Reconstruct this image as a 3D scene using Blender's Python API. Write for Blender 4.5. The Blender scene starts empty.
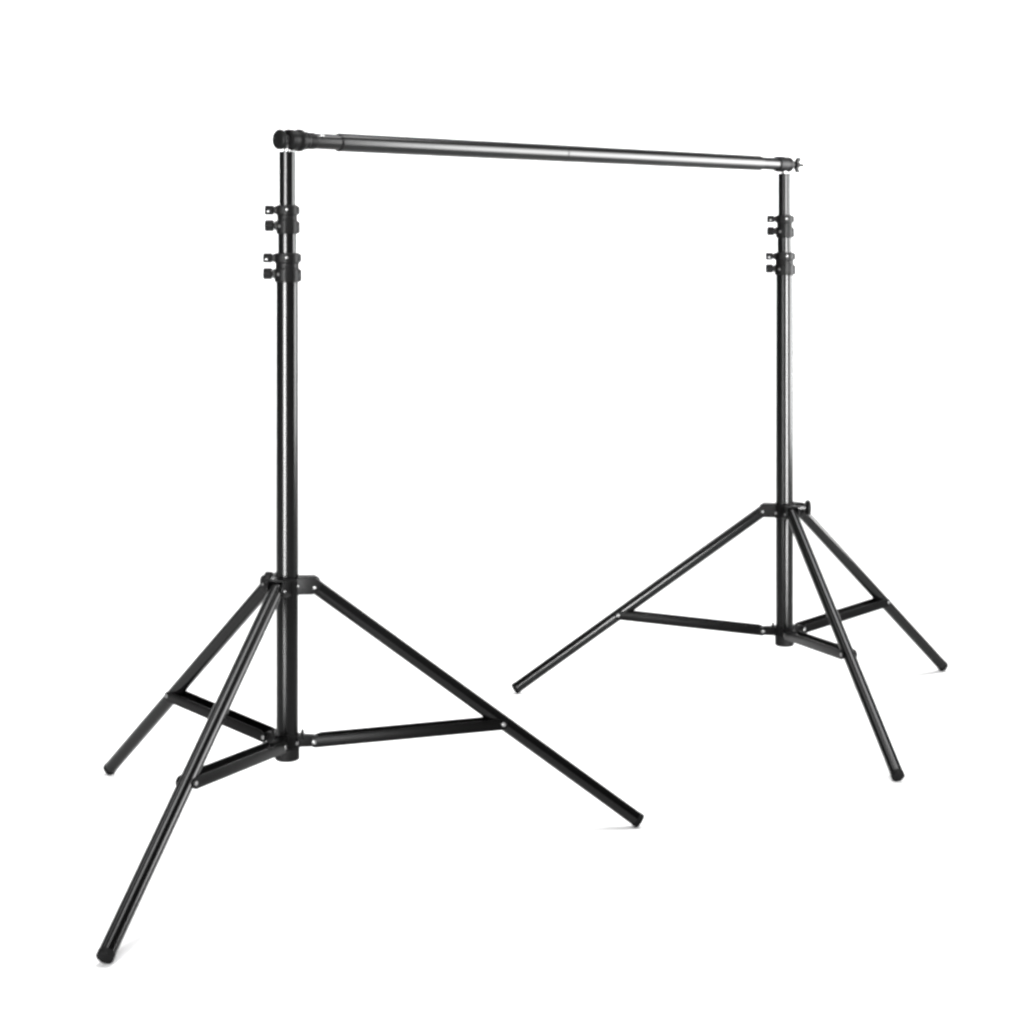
import bpy, bmesh, math
from mathutils import Vector, Matrix

scene = bpy.context.scene
C = scene.collection

# ------------------------------------------------------------------ materials
def new_mat(name):
    m = bpy.data.materials.new(name)
    m.use_nodes = True
    nt = m.node_tree
    return m, nt, nt.nodes["Principled BSDF"]

def metal_black(name, base, rough, spec, bump=0.02, scale=220.0, var=0.05):
    """black anodised / powder coated metal: slightly uneven gloss and a very fine grain"""
    m, nt, p = new_mat(name)
    p.inputs["Base Color"].default_value = (base, base, base * 1.02, 1)
    p.inputs["Specular IOR Level"].default_value = spec
    tc = nt.nodes.new("ShaderNodeTexCoord")
    n1 = nt.nodes.new("ShaderNodeTexNoise")
    n1.inputs["Scale"].default_value = 9.0
    n1.inputs["Detail"].default_value = 4.0
    mr = nt.nodes.new("ShaderNodeMapRange")
    mr.inputs["To Min"].default_value = max(0.05, rough - var)
    mr.inputs["To Max"].default_value = rough + var
    nt.links.new(tc.outputs["Object"], n1.inputs["Vector"])
    nt.links.new(n1.outputs["Fac"], mr.inputs["Value"])
    nt.links.new(mr.outputs["Result"], p.inputs["Roughness"])
    if bump <= 0:                          # drawn tubes: no grain, only the uneven gloss
        return m
    n2 = nt.nodes.new("ShaderNodeTexNoise")
    n2.inputs["Scale"].default_value = scale
    n2.inputs["Detail"].default_value = 3.0
    bp = nt.nodes.new("ShaderNodeBump")
    bp.inputs["Strength"].default_value = bump
    bp.inputs["Distance"].default_value = 0.002
    nt.links.new(tc.outputs["Object"], n2.inputs["Vector"])
    nt.links.new(n2.outputs["Fac"], bp.inputs["Height"])
    nt.links.new(bp.outputs["Normal"], p.inputs["Normal"])
    return m

M_TUBE = metal_black("black_anodised_tube", 0.0015, 0.22, 0.11, bump=0.0)
M_LEG = metal_black("black_anodised_leg", 0.0015, 0.17, 0.17, bump=0.0)
M_BAR = metal_black("black_satin_crossbar", 0.003, 0.21, 0.13, bump=0.0)
M_BRACE = metal_black("black_painted_channel", 0.0012, 0.36, 0.04)
M_CAST = metal_black("black_cast_fitting", 0.002, 0.42, 0.055, bump=0.10, scale=500.0)
M_PLASTIC = metal_black("black_knob_plastic", 0.002, 0.42, 0.06, bump=0.12, scale=700.0)
M_RUBBER = metal_black("black_rubber", 0.003, 0.6, 0.08, bump=0.15, scale=600.0)

def silver(name, base, rough):
    m, nt, p = new_mat(name)
    p.inputs["Base Color"].default_value = (base, base, base, 1)
    p.inputs["Metallic"].default_value = 1.0
    n = nt.nodes.new("ShaderNodeTexNoise")
    n.inputs["Scale"].default_value = 300.0
    mr = nt.nodes.new("ShaderNodeMapRange")
    mr.inputs["To Min"].default_value = rough - 0.06
    mr.inputs["To Max"].default_value = rough + 0.06
    tc = nt.nodes.new("ShaderNodeTexCoord")
    nt.links.new(tc.outputs["Object"], n.inputs["Vector"])
    nt.links.new(n.outputs["Fac"], mr.inputs["Value"])
    nt.links.new(mr.outputs["Result"], p.inputs["Roughness"])
    return m

M_STEEL = silver("bright_steel", 0.18, 0.45)
M_CHROME = silver("chrome", 0.20, 0.35)
M_ZINC = silver("dull_zinc", 0.045, 0.45)

M_WHITE, _nt, _p = new_mat("white_paper_sweep")
_p.inputs["Roughness"].default_value = 0.9
_p.inputs["Specular IOR Level"].default_value = 0.1
_tc = _nt.nodes.new("ShaderNodeTexCoord")
_n = _nt.nodes.new("ShaderNodeTexNoise")
_n.inputs["Scale"].default_value = 3.0
_r = _nt.nodes.new("ShaderNodeMix"); _r.data_type = 'RGBA'
_r.inputs["A"].default_value = (0.88, 0.88, 0.88, 1)
_r.inputs["B"].default_value = (0.90, 0.90, 0.90, 1)
_nt.links.new(_tc.outputs["Object"], _n.inputs["Vector"])
_nt.links.new(_n.outputs["Fac"], _r.inputs["Factor"])
_nt.links.new(_r.outputs["Result"], _p.inputs["Base Color"])

# ------------------------------------------------------------------ mesh helpers
def basis(axis, up=Vector((0, 0, 1))):
    """rotation whose z column is axis"""
    z = Vector(axis).normalized()
    if abs(z.dot(up)) > 0.99:
        up = Vector((1, 0, 0))
    x = up.cross(z).normalized()
    y = z.cross(x)
    return Matrix((x, y, z)).transposed()

def lathe(bm, prof, origin=(0, 0, 0), axis=(0, 0, 1), seg=48, wobble=None):
    """prof: list of (radius, height along axis); closed at both ends"""
    R = basis(axis); o = Vector(origin)
    rings = []
    full = [prof[0]]                       # support rings keep the shading of long straight runs true
    for (r0, h0), (r1, h1) in zip(prof, prof[1:]):
        d = math.hypot(r1 - r0, h1 - h0)
        if d > 0.004 and r0 > 1e-6 and r1 > 1e-6:
            for k in (0.0004 / d, 1 - 0.0004 / d):
                full.append((r0 + (r1 - r0) * k, h0 + (h1 - h0) * k))
        full.append((r1, h1))
    prof = full
    for r, h in prof:
        if r <= 1e-6:
            rings.append([bm.verts.new(o + R @ Vector((0, 0, h)))])
        else:
            ring = []
            for i in range(seg):
                a = 2 * math.pi * i / seg
                rr = r * (wobble(a) if wobble else 1.0)
                ring.append(bm.verts.new(o + R @ Vector((rr * math.cos(a), rr * math.sin(a), h))))
            rings.append(ring)
    for A, B in zip(rings, rings[1:]):
        if len(A) == 1 and len(B) == 1:
            continue
        for i in range(seg):
            j = (i + 1) % seg
            if len(A) == 1:
                bm.faces.new((A[0], B[j], B[i]))
            elif len(B) == 1:
                bm.faces.new((A[i], A[j], B[0]))
            else:
                bm.faces.new((A[i], A[j], B[j], B[i]))

def rod_prof(r, h0, h1, ch=0.0008):
    return [(0, h0), (r - ch, h0), (r - ch * .3, h0 + ch * .3), (r, h0 + ch), (r, h1 - ch),
            (r - ch * .3, h1 - ch * .3), (r - ch, h1), (0, h1)]

def rod(bm, a, b, r, ch=0.0008, seg=48):
    a, b = Vector(a), Vector(b)
    L = (b - a).length
    lathe(bm, rod_prof(r, 0, L, min(ch, L * .3, r * .5)), a, b - a, seg)

def prism(bm, poly, o, ex, ey, ez, t0, t1, bev=0.0):
    """poly in the (ex,ey) plane through o, swept along ez from t0 to t1, edges optionally bevelled"""
    o, ex, ey, ez = Vector(o), Vector(ex), Vector(ey), Vector(ez)
    A = [bm.verts.new(o + ex * x + ey * y + ez * t0) for x, y in poly]
    B = [bm.verts.new(o + ex * x + ey * y + ez * t1) for x, y in poly]
    fs = [bm.faces.new(A[::-1]), bm.faces.new(B)]
    n = len(poly)
    for i in range(n):
        fs.append(bm.faces.new((A[i], A[(i + 1) % n], B[(i + 1) % n], B[i])))
    if bev > 0:
        bm.normal_update()
        es = {e for f in fs for e in f.edges}
        es = [e for e in es if len(e.link_faces) == 2 and e.calc_face_angle(0) > 0.6]
        bmesh.ops.bevel(bm, geom=es, offset=bev, segments=2, affect='EDGES', profile=0.6)

def rrect(x0, x1, y0, y1, r, n=5):
    pts = []
    for cx, cy, a0 in ((x1 - r, y0 + r, -90), (x1 - r, y1 - r, 0), (x0 + r, y1 - r, 90), (x0 + r, y0 + r, 180)):
        for k in range(n + 1):
            a = math.radians(a0 + 90 * k / n)
            pts.append((cx + r * math.cos(a), cy + r * math.sin(a)))
    return pts

def obj(name, bm, mat, parent=None, origin=None):
    """one mesh object; geometry was given in the parent's own coordinates. origin moves the pivot."""
    bmesh.ops.recalc_face_normals(bm, faces=bm.faces)
    if origin is not None:
        bmesh.ops.translate(bm, verts=bm.verts, vec=-Vector(origin))
    for f in bm.faces:
        f.smooth = True
    for e in bm.edges:
        if len(e.link_faces) == 2 and e.calc_face_angle(0) > math.radians(40):
            e.smooth = False
    me = bpy.data.meshes.new(name)
    bm.to_mesh(me); bm.free()
    me.materials.append(mat)
    o = bpy.data.objects.new(name, me)
    C.objects.link(o)
    if parent is not None:
        o.parent = parent
        off = Vector((0, 0, 0))
        q = parent
        while q.parent is not None:           # part origins accumulate, geometry stays in the thing's frame
            off += q.location; q = q.parent
        o.location = (Vector(origin) if origin is not None else Vector((0, 0, 0))) - off
        # keep the sub-part at its place whatever its part's origin is
    elif origin is not None:
        o.location = origin
    return o

def thing(name, label, cat, loc, group=None):
    o = bpy.data.objects.new(name, None)
    o.empty_display_size = 0.1
    C.objects.link(o)
    o.location = loc
    o["label"] = label; o["category"] = cat
    if group:
        o["group"] = group
    return o

def nb():
    return bmesh.new()

# ------------------------------------------------------------------ tripod stand
R_LOW, R_MID, R_TOP = 0.0162, 0.0138, 0.0121
R_LEG = 0.0108

def stand(label, loc, legs, zh, zc, zb, knob_az, knob_kind):
    """legs: (foot point in stand coordinates, brace fraction along the leg)"""
    t = thing("tripod_stand", label, "light stand", loc, "tripod stands holding the crossbar")
    Z = Vector((0, 0, 1))
    z_top = 0.9992
    ringz = (0.9134, 0.8907, 0.8434, 0.8203)      # the two split clamps, each an upper and a lower jaw

    # telescoping tubes
    b = nb(); lathe(b, rod_prof(R_LOW, zb + 0.004, ringz[3] + 0.004, 0.001), seg=64); obj("lower_tube", b, M_TUBE, t)
    b = nb(); lathe(b, rod_prof(R_MID, ringz[3], ringz[1] + 0.004, 0.0008), seg=64); obj("middle_tube", b, M_TUBE, t)
    b = nb(); lathe(b, rod_prof(R_TOP, ringz[1], z_top, 0.0012), seg=64); obj("top_tube", b, M_TUBE, t)
    # bright spigot the crossbar drops onto
    b = nb()
    lathe(b, [(0, z_top - 0.004), (0.0050, z_top - 0.004), (0.0050, z_top + 0.0035), (0.0042, z_top + 0.0045),
              (0.0042, z_top + 0.0075), (0.0050, z_top + 0.009), (0.0050, z_top + 0.018), (0.004, z_top + 0.019), (0, z_top + 0.019)], seg=32)
    obj("spigot", b, M_CHROME, t)

    # clamp collars
    for zu, zl, rin in ((ringz[0], ringz[1], R_MID), (ringz[2], ringz[3], R_LOW)):
        ro = rin + 0.0026
        b = nb()
        h = 0.0125
        lathe(b, [(rin - 0.004, zl - h), (ro - 0.0012, zl - h), (ro, zl - h + 0.0012), (ro, zl + 0.0065), (ro - 0.0010, zl + 0.0075),
                  (ro - 0.0016, zl + 0.0080), (ro - 0.0016, zu - 0.0080), (ro - 0.0008, zu - 0.0072), (ro, zu - 0.0064),
                  (ro, zu + 0.0060), (ro - 0.0012, zu + 0.0074), (rin - 0.004, zu + 0.0074)], seg=64)
        # moulded spine in front and split ears on the far side of the collar
        for az, z0, z1, w, out in ((-78, zl - 0.011, zl + 0.0125, 0.0052, 0.0012), (-8, zl - 0.011, zl + 0.006, 0.0046, 0.0020),
                                   (-8, zu - 0.0060, zu + 0.0055, 0.0046, 0.0018), (-112, zu - 0.0055, zu + 0.0062, 0.0050, 0.0014)):
            a = math.radians(az)
            er = Vector((math.cos(a), math.sin(a), 0)); et = Vector((-math.sin(a), math.cos(a), 0))
            prism(b, rrect(-w, w, z0, z1, 0.0022), (0, 0, 0), et, Z, er, ro - 0.005, ro + out, 0.0006)
        # jaw lugs carrying the knobs
        for zz, hh in ((zu, 0.0062), (zl, 0.0070)):
            prism(b, rrect(-0.0056, 0.0056, zz - hh, zz + hh, 0.0020), (0, 0, 0), (0, 1, 0), Z, (-1, 0, 0), ro - 0.005, ro + 0.0016, 0.0006)
        col = obj("clamp_collar", b, M_CAST, t)
        for zz, sc, notch in ((zu, 0.92, True), (zl, 1.08, False)):
            # threaded neck and fluted plastic knob pointing to the side
            b = nb()
            rod(b, (-(ro + 0.001), 0, zz), (-(ro + 0.0058), 0, zz), 0.0046, 0.0004, 24)
            obj("knob_screw", b, M_CAST, col)
            b = nb()
            x0 = ro + 0.0032
            k = 0.0075 * sc
            wob = lambda a: 1.0 + 0.055 * math.cos(8 * a)
            lathe(b, [(0, 0), (k * .90, 0), (k * .97, 0.0005), (k, 0.0014), (k, 0.0116), (k * .96, 0.0126), (k * .88, 0.0132),
                      (k * .45, 0.0134), (k * .40, 0.0124 if notch else 0.0136), (0, 0.0124 if notch else 0.0138)],
                  (-x0, 0, zz), (-1, 0, 0), 64, wob)
            obj("clamp_knob", b, M_PLASTIC, col)
            if notch:                                   # steel dot added as the glint on the upper knob's near side
                b = nb(); rod(b, (-x0 - 0.0075, -k * .8, zz - 0.0020), (-x0 - 0.0075, -k - 0.0008, zz - 0.0020), 0.0016, 0.0004, 20)
                obj("glint_dot", b, M_STEEL, col)
        for az, zz, rr in ((-86, zu + 0.0005, 0.0019), (-128, zl - 0.0010, 0.0023)):
            a = math.radians(az); er = Vector((math.cos(a), math.sin(a), 0))
            b = nb()
            lathe(b, [(0, 0), (rr, 0), (rr, 0.0010), (rr * .7, 0.0019), (0, 0.0022)], er * (ro + (0.0012 if zz > zl + .01 else -0.0004)) + Z * zz, er, 24)
            obj("screw", b, M_STEEL, col)

    # hub the legs are hinged on
    b = nb()
    rh = R_LOW + 0.0042
    lathe(b, [(R_LOW - 0.004, zh - 0.0115), (rh - 0.0015, zh - 0.0115), (rh, zh - 0.0095), (rh, zh + 0.0100), (rh - 0.0016, zh + 0.0122),
              (R_LOW + 0.001, zh + 0.0128), (R_LOW - 0.004, zh + 0.0128)], seg=64)
    r0 = 0.0408
    hub_frames = []
    for foot, frac in legs:
        d = Vector((foot[0], foot[1], 0)); er = d.normalized(); et = Vector((-er.y, er.x, 0))
        hub_frames.append((er, et))
        prof = [(0.0150, -0.0105), (r0 - 0.004, -0.0105), (r0 + 0.003, -0.0080), (r0 + 0.0062, -0.0040), (r0 + 0.0078, 0.0010), (r0 + 0.0074, 0.0060),
                (r0 + 0.0052, 0.0102), (r0 + 0.0018, 0.0128), (r0 - 0.002, 0.0136), (0.0150, 0.0135)]
        for s in (-1, 1):
            prism(b, prof, (0, 0, zh), er, Z, et * s, 0.0108, 0.0131, 0.0005)
        prism(b, rrect(-0.0125, 0.0125, 0.0152, r0 - 0.0005, 0.0015), (0, 0, zh), et, er, Z, 0.0128, 0.0148, 0.0005)
    hub = obj("hub", b, M_CAST, t)
    for az, dz in ((-92, -0.0005), (-150, -0.002), (-30, 0.002)):
        a = math.radians(az); er = Vector((math.cos(a), math.sin(a), 0))
        b = nb()
        lathe(b, [(0, 0), (0.0028, 0), (0.0026, 0.0012), (0.0016, 0.0021), (0, 0.0024)], er * (rh - 0.0004) + Z * (zh + dz), er, 24)
        obj("rivet", b, M_STEEL, hub)
    # tightening knob on the hub
    a = math.radians(knob_az); er = Vector((math.cos(a), math.sin(a), 0)); et = Vector((-er.y, er.x, 0))
    zk = zh + 0.0065
    if knob_kind == "disc":
        b = nb(); rod(b, er * (rh - 0.004) + Z * zk, er * 0.0440 + Z * zk, 0.0045, 0.0005, 24); obj("knob_stem", b, M_ZINC, hub)
        b = nb()
        lathe(b, [(0, 0), (0.006, 0), (0.0125, 0.0006), (0.0142, 0.0022), (0.0142, 0.0058), (0.0128, 0.0074), (0.006, 0.0080), (0, 0.0080)],
              er * 0.0410 + Z * zk, er, 72, lambda q: 1.0 + 0.03 * math.cos(12 * q))
        obj("tightening_knob", b, M_PLASTIC, hub)
    else:
        zk = zh + 0.0120
        b = nb(); rod(b, er * (rh - 0.004) + Z * zk, er * 0.0260 + Z * zk, 0.0045, 0.0005, 24); obj("knob_stem", b, M_ZINC, hub)
        b = nb()
        lathe(b, [(0, 0), (0.0050, 0), (0.0078, 0.0008), (0.0086, 0.0024), (0.0086, 0.0090), (0.0076, 0.0108), (0.004, 0.0116), (0, 0.0116)],
              er * 0.0225 + Z * zk, er, 72, lambda q: 1.0 + 0.04 * math.cos(9 * q))
        obj("tightening_knob", b, M_PLASTIC, hub)

    # lower collar with brace lugs, and the end plug of the tube
    b = nb()
    rc = R_LOW + 0.0026
    lathe(b, [(R_LOW - 0.004, zc - 0.0085), (rc - 0.001, zc - 0.0085), (rc, zc - 0.0075), (rc, zc + 0.0072), (rc - 0.0014, zc + 0.0086),
              (R_LOW - 0.004, zc + 0.0086)], seg=64)
    rl = 0.0400
    for er, et in hub_frames:
        prism(b, [(0.0140, -0.0085), (rl - 0.004, -0.0082), (rl + 0.0040, -0.0058), (rl + 0.0062, 0.0), (rl + 0.0044, 0.0052), (rl - 0.002, 0.0074),
                  (rl - 0.010, 0.0080), (0.0140, 0.0085)], (0, 0, zc), er, Z, et, -0.0084, 0.0084, 0.0012)
        # little stop horns beside the ring
        prism(b, [(0.0150, 0.004), (0.0250, 0.004), (0.0235, 0.0140), (0.0205, 0.0140), (0.0190, 0.0085), (0.0150, 0.0085)], (0, 0, zc), er, Z, et, -0.0106, -0.0086, 0.0004)
        prism(b, [(0.0150, 0.004), (0.0250, 0.004), (0.0235, 0.0140), (0.0205, 0.0140), (0.0190, 0.0085), (0.0150, 0.0085)], (0, 0, zc), er, Z, et, 0.0086, 0.0106, 0.0004)
    lc = obj("lower_collar", b, M_CAST, t)
    for az in (-96, -34, 150):
        a = math.radians(az); er = Vector((math.cos(a), math.sin(a), 0))
        b = nb()
        lathe(b, [(0, 0), (0.0032, 0), (0.0030, 0.0012), (0.0018, 0.0020), (0, 0.0022)], er * (rc - 0.0004) + Z * (zc - 0.0015), er, 24)
        obj("rivet", b, M_STEEL, lc)
    b = nb()
    rp = R_LOW + 0.0019
    lathe(b, [(0, zb), (rp - 0.003, zb), (rp - 0.001, zb + 0.0010), (rp, zb + 0.003), (rp, zc - 0.0098), (rp - 0.0006, zc - 0.0090), (R_LOW - 0.004, zc - 0.0090)], seg=64)
    obj("end_plug", b, M_RUBBER, t)

    # legs and braces
    for (foot, frac), (er, et) in zip(legs, hub_frames):
        P = er * r0 + Z * zh
        F = Vector(foot)
        ax = (F - P).normalized()
        L = (F - P).length
        b = nb()
        lathe(b, [(0, -0.0088), (0.005, -0.0086), (R_LEG - 0.0022, -0.0072), (R_LEG - 0.0006, -0.0045), (R_LEG, -0.001), (R_LEG, L - 0.0075),
                  (R_LEG - 0.001, L - 0.0070), (0, L - 0.0070)], P, ax, 56)
        leg = obj("leg", b, M_LEG, t)
        b = nb()
        rf = R_LEG + 0.0003
        lathe(b, [(0, L - 0.0085), (rf - 0.0009, L - 0.0085), (rf, L - 0.0078), (rf, L - 0.0006), (rf - 0.0005, L), (rf - 0.0012, L + 0.0002), (0, L + 0.0003)], P, ax, 56)
        obj("foot_cap", b, M_RUBBER, leg)
        b = nb()
        rod(b, P - et * 0.0146, P + et * 0.0146, 0.0021, 0.0006, 24)
        obj("hinge_bolt", b, M_STEEL, leg)

        # U channel brace, open underneath
        Q = P + (F - P) * frac
        S = er * rl + Z * zc
        u = (Q - S).normalized(); w = u.cross(et) * (1 if u.cross(et).z > 0 else -1)
        LB = (Q - S).length
        b = nb()
        cheek = [(-0.0050, -0.0045), (-0.0030, -0.0075), (0.0010, -0.0085), (LB - 0.002, -0.0085), (LB + 0.0035, -0.0065), (LB + 0.0060, -0.002),
                 (LB + 0.0055, 0.0030), (LB + 0.001, 0.0066), (LB - 0.008, 0.0080), (0.0085, 0.0080), (0.0010, 0.0058), (-0.0045, 0.0040)]
        for s in (-1, 1):
            prism(b, cheek, S, u, w, et * s, 0.0112, 0.0136, 0.0009)
        prism(b, rrect(0.0095, LB - 0.0110, -0.01345, 0.01345, 0.0015), S, u, et, w, -0.0083, -0.0067, 0.0006)
        br = obj("brace", b, M_BRACE, t)
        for X, nm in ((S, 0.0150), (Q, 0.0156)):
            b = nb()
            rod(b, X - et * nm, X + et * nm, 0.0020, 0.0006, 24)
            # flanged heads
            for s in (-1, 1):
                lathe(b, [(0, 0), (0.0032, 0), (0.0032, 0.0008), (0.0024, 0.0013), (0, 0.0013)], X + et * s * 0.0136, et * s, 24)
            obj("bolt", b, M_STEEL, br)
    return t

def feet(old, new, phs, Rs, ts, z=0.0088):
    out = []
    for ph, R, tt in zip(phs, Rs, ts):
        out.append(((old[0] + R * math.cos(ph) - new[0], old[1] + R * math.sin(ph) - new[1], z), tt))
    return out

A0 = (-0.32277, 2.88285); A1 = (-0.3211, 2.8829)
B0 = (0.52628, 3.70653); B1 = (0.5234, 3.7065)
stand("nearer, larger black tripod stand under the crossbar's round end knob", (A1[0], A1[1], 0),
      feet(A0, A1, (4.4244, 0.0615, 2.3546), (0.5547, 0.5216, 0.4601), (0.5683, 0.5765, 0.5758)),
      0.3623, 0.1368, 0.1083, 168, "round")
stand("farther, smaller-looking black tripod stand under the crossbar's wing nut end", (B1[0], B1[1], 0),
      feet(B0, B1, (2.9725, 4.8985, 0.6793), (0.5181, 0.5562, 0.4637), (0.5744, 0.5705, 0.5671)),
      0.3628, 0.1380, 0.1103, 6, "disc")

# ------------------------------------------------------------------ crossbar
pa = Vector((A1[0], A1[1], 1.0162)); pb = Vector((B1[0], B1[1], 1.0162))
u = (pb - pa).normalized(); LBAR = (pb - pa).length
side = Vector((0, 0, 1)).cross(u)
bar = thing("crossbar", "long straight black metal crossbar spanning the tops of the two tripod stands", "crossbar", pa)
def bx(name, prof, mat, seg=64, parent=None, wob=None):
    b = nb(); lathe(b, prof, (0, 0, 0), u, seg, wob); return obj(name, b, mat, parent or bar)
E0 = 0.096; E1 = LBAR - 0.076
mid = 0.58
bx("outer_tube", [(0.0100, E0), (0.0135, E0), (0.0141, E0 + 0.0008), (0.0141, mid - 0.0010), (0.0136, mid - 0.0003), (0.0136, mid + 0.0003),
                  (0.0141, mid + 0.0010), (0.0141, E1 - 0.0008), (0.0135, E1), (0.0100, E1)], M_BAR)
t0 = bx("end_tube", [(0, 0.030), (0.0108, 0.030), (0.0120, 0.0306), (0.0120, E0 + 0.03), (0, E0 + 0.03)], M_BAR)
bx("end_tube", [(0, E1 - 0.03), (0.0120, E1 - 0.03), (0.0120, LBAR + 0.004), (0, LBAR + 0.004)], M_BAR)
# spring button on top of the near end tube
b = nb()
lathe(b, [(0, 0), (0.0036, 0), (0.0036, 0.0022), (0.003, 0.0030), (0, 0.0033)], u * 0.060 + (Vector((0, 0, 0.80)) - side * 0.60) * 0.0100, Vector((0, 0, 0.80)) - side * 0.60, 24)
obj("spring_button", b, M_CHROME, t0)
# near coupling: knob, bright shaft, ringed socket
bx("end_knob", [(0, -0.0185), (0.0060, -0.0185), (0.0082, -0.0178), (0.0100, -0.0183), (0.0128, -0.0178), (0.0146, -0.0162),
                (0.0152, -0.0146), (0.0152, -0.0124), (0.0142, -0.0108), (0.0080, -0.0105), (0, -0.0105)], M_PLASTIC, 96, None, lambda a: 1 + 0.012 * math.cos(20 * a))
bx("knob_shaft", [(0, -0.0110), (0.0076, -0.0110), (0.0076, 0.0022), (0, 0.0022)], M_CHROME)
K = 0.72
bx("coupling", [(r, h * K) for r, h in ((0, -0.0020), (0.0130, -0.0020), (0.0152, -0.0008), (0.0158, 0.0020), (0.0158, 0.0120), (0.0148, 0.0138), (0.0146, 0.0205),
                (0.0152, 0.0230), (0.0166, 0.0255), (0.0168, 0.0290), (0.0166, 0.0345), (0.0150, 0.0372), (0.0142, 0.0400), (0.0136, 0.0480),
                (0.0126, 0.0500), (0.0118, 0.0505), (0, 0.0505))], M_CAST)
bx("bright_ring", [(0.0090, 0.0360), (0.0119, 0.0360), (0.0121, 0.0366), (0.0119, 0.0374), (0.0090, 0.0374)], M_ZINC)
bx("inner_sleeve", [(0.0090, 0.0372), (0.0122, 0.0372), (0.0126, 0.0378), (0.0126, 0.0480), (0.0120, 0.0490), (0.0090, 0.0490)], M_CAST)
# far coupling with screw and wing nut
bx("far_coupling", [(0, LBAR - 0.0260), (0.0134, LBAR - 0.0260), (0.0146, LBAR - 0.0240), (0.0152, LBAR - 0.0140), (0.0150, LBAR - 0.0060), (0.0134, LBAR - 0.0030), (0.0132, LBAR + 0.0020),
                    (0.0140, LBAR + 0.0050), (0.0146, LBAR + 0.0075), (0.0144, LBAR + 0.0120), (0.0122, LBAR + 0.0150), (0.0060, LBAR + 0.0160), (0, LBAR + 0.0160)], M_CAST)
b = nb(); rod(b, u * (LBAR + 0.0150), u * (LBAR + 0.0570), 0.0030, 0.0006, 24); scr = obj("wing_screw", b, M_CAST, bar)
b = nb()
o = u * (LBAR + 0.0360)
lathe(b, [(0, -0.004), (0.0062, -0.004), (0.0068, -0.003), (0.0056, 0.0065), (0.0048, 0.0072), (0, 0.0072)], o, u, 32)
wv = (Vector((0, 0, 1)) * math.cos(0.12) - side * math.sin(0.12)).normalized()
for s in (-1, 1):
    prism(b, [(0.003, -0.003), (0.0080, -0.002), (0.0125, 0.0000), (0.0150, 0.0050), (0.0140, 0.0100), (0.0100, 0.0104), (0.0062, 0.0060), (0.003, 0.0050)],
          o, wv * s, u, u.cross(wv), -0.0030, 0.0030, 0.0010)
obj("wing_nut", b, M_CAST, scr)

# ------------------------------------------------------------------ white seamless sweep
b = nb()
prof = [(-3.0, 0.0), (0.0, 0.0), (3.0, 0.0), (5.6, 0.0)]
RC = 1.6
for k in range(1, 25):
    a = math.pi / 2 * k / 24
    prof.append((5.6 + RC * math.sin(a), RC - RC * math.cos(a)))
prof += [(5.6 + RC, 3.0), (5.6 + RC, 5.0)]
xs = [-7 + 14 * i / 14 for i in range(15)]
rows = [[b.verts.new((x, y, z)) for x in xs] for y, z in prof]
for p0, p1 in zip(rows, rows[1:]):
    for i in range(len(xs) - 1):
        b.faces.new((p0[i], p0[i + 1], p1[i + 1], p1[i]))
fl = obj("floor", b, M_WHITE)
fl["kind"] = "structure"
fl["label"] = "plain white seamless studio floor curving up behind the stands"

# ------------------------------------------------------------------ lamps
def softbox(name, loc, target, sx, sy, radiance, spread=180):
    l = bpy.data.lights.new(name, 'AREA')
    l.shape = 'RECTANGLE'; l.size = sx; l.size_y = sy
    l.energy = radiance * math.pi * sx * sy
    l.spread = math.radians(spread)
    o = bpy.data.objects.new(name, l)
    C.objects.link(o)
    o.location = loc
    o.rotation_euler = (Vector(target) - Vector(loc)).to_track_quat('-Z', 'Y').to_euler()
    return o

LIGHTS = [
    ("overhead_softbox", (-0.30, 2.65, 3.6), (-0.30, 2.65, 0), 0.9, 1.3, 22.0, 180),
    ("overhead_far_softbox", (1.25, 3.9, 3.6), (1.2, 3.9, 0), 1.1, 1.3, 20.0, 180),
    ("front_fill_softbox", (0.0, -1.6, 3.6), (0.0, 2.5, 0.0), 4.0, 1.6, 12.0, 180),
    ("right_softbox", (1.65, 3.74, 1.12), (0.1, 3.74, 1.10), 1.8, 1.5, 7.5, 62),
    ("left_strip", (-0.84, 1.74, 0.60), (-0.43, 2.86, 0.67), 0.70, 1.3, 5.6, 26),
    ("right_strip", (1.20, 2.33, 0.60), (0.60, 3.68, 0.67), 0.56, 1.3, 6.5, 28),
    ("backdrop_left_lamp", (-3.0, 3.8, 4.2), (-2.8, 7.1, 1.2), 2.4, 1.6, 7.0, 180),
    ("backdrop_right_lamp", (3.0, 3.6, 4.2), (3.0, 7.1, 1.2), 2.4, 1.6, 5.0, 150),
]
for a in LIGHTS:
    softbox(*a)

w = bpy.data.worlds.new("World")
scene.world = w
w.use_nodes = True
bg = w.node_tree.nodes["Background"]
bg.inputs["Color"].default_value = (1, 1, 1, 1)
bg.inputs["Strength"].default_value = 0.05

# ------------------------------------------------------------------ camera
cam = bpy.data.cameras.new("camera")
co = bpy.data.objects.new("camera", cam)
C.objects.link(co)
co.location = (0, 0, 0.8545)
co.rotation_euler = (math.radians(90), 0, 0)
cam.sensor_fit = 'AUTO'; cam.sensor_width = 36
cam.lens = 1968.46 / 1024 * 36
cam.shift_y = -261.7 / 1024
cam.clip_end = 100
scene.camera = co

scene.view_settings.view_transform = 'Standard'
scene.view_settings.look = 'None'
scene.view_settings.gamma = 1
scene.view_settings.use_curve_mapping = False
scene.view_settings.exposure = 0
scene.cycles.filter_width = 2.9
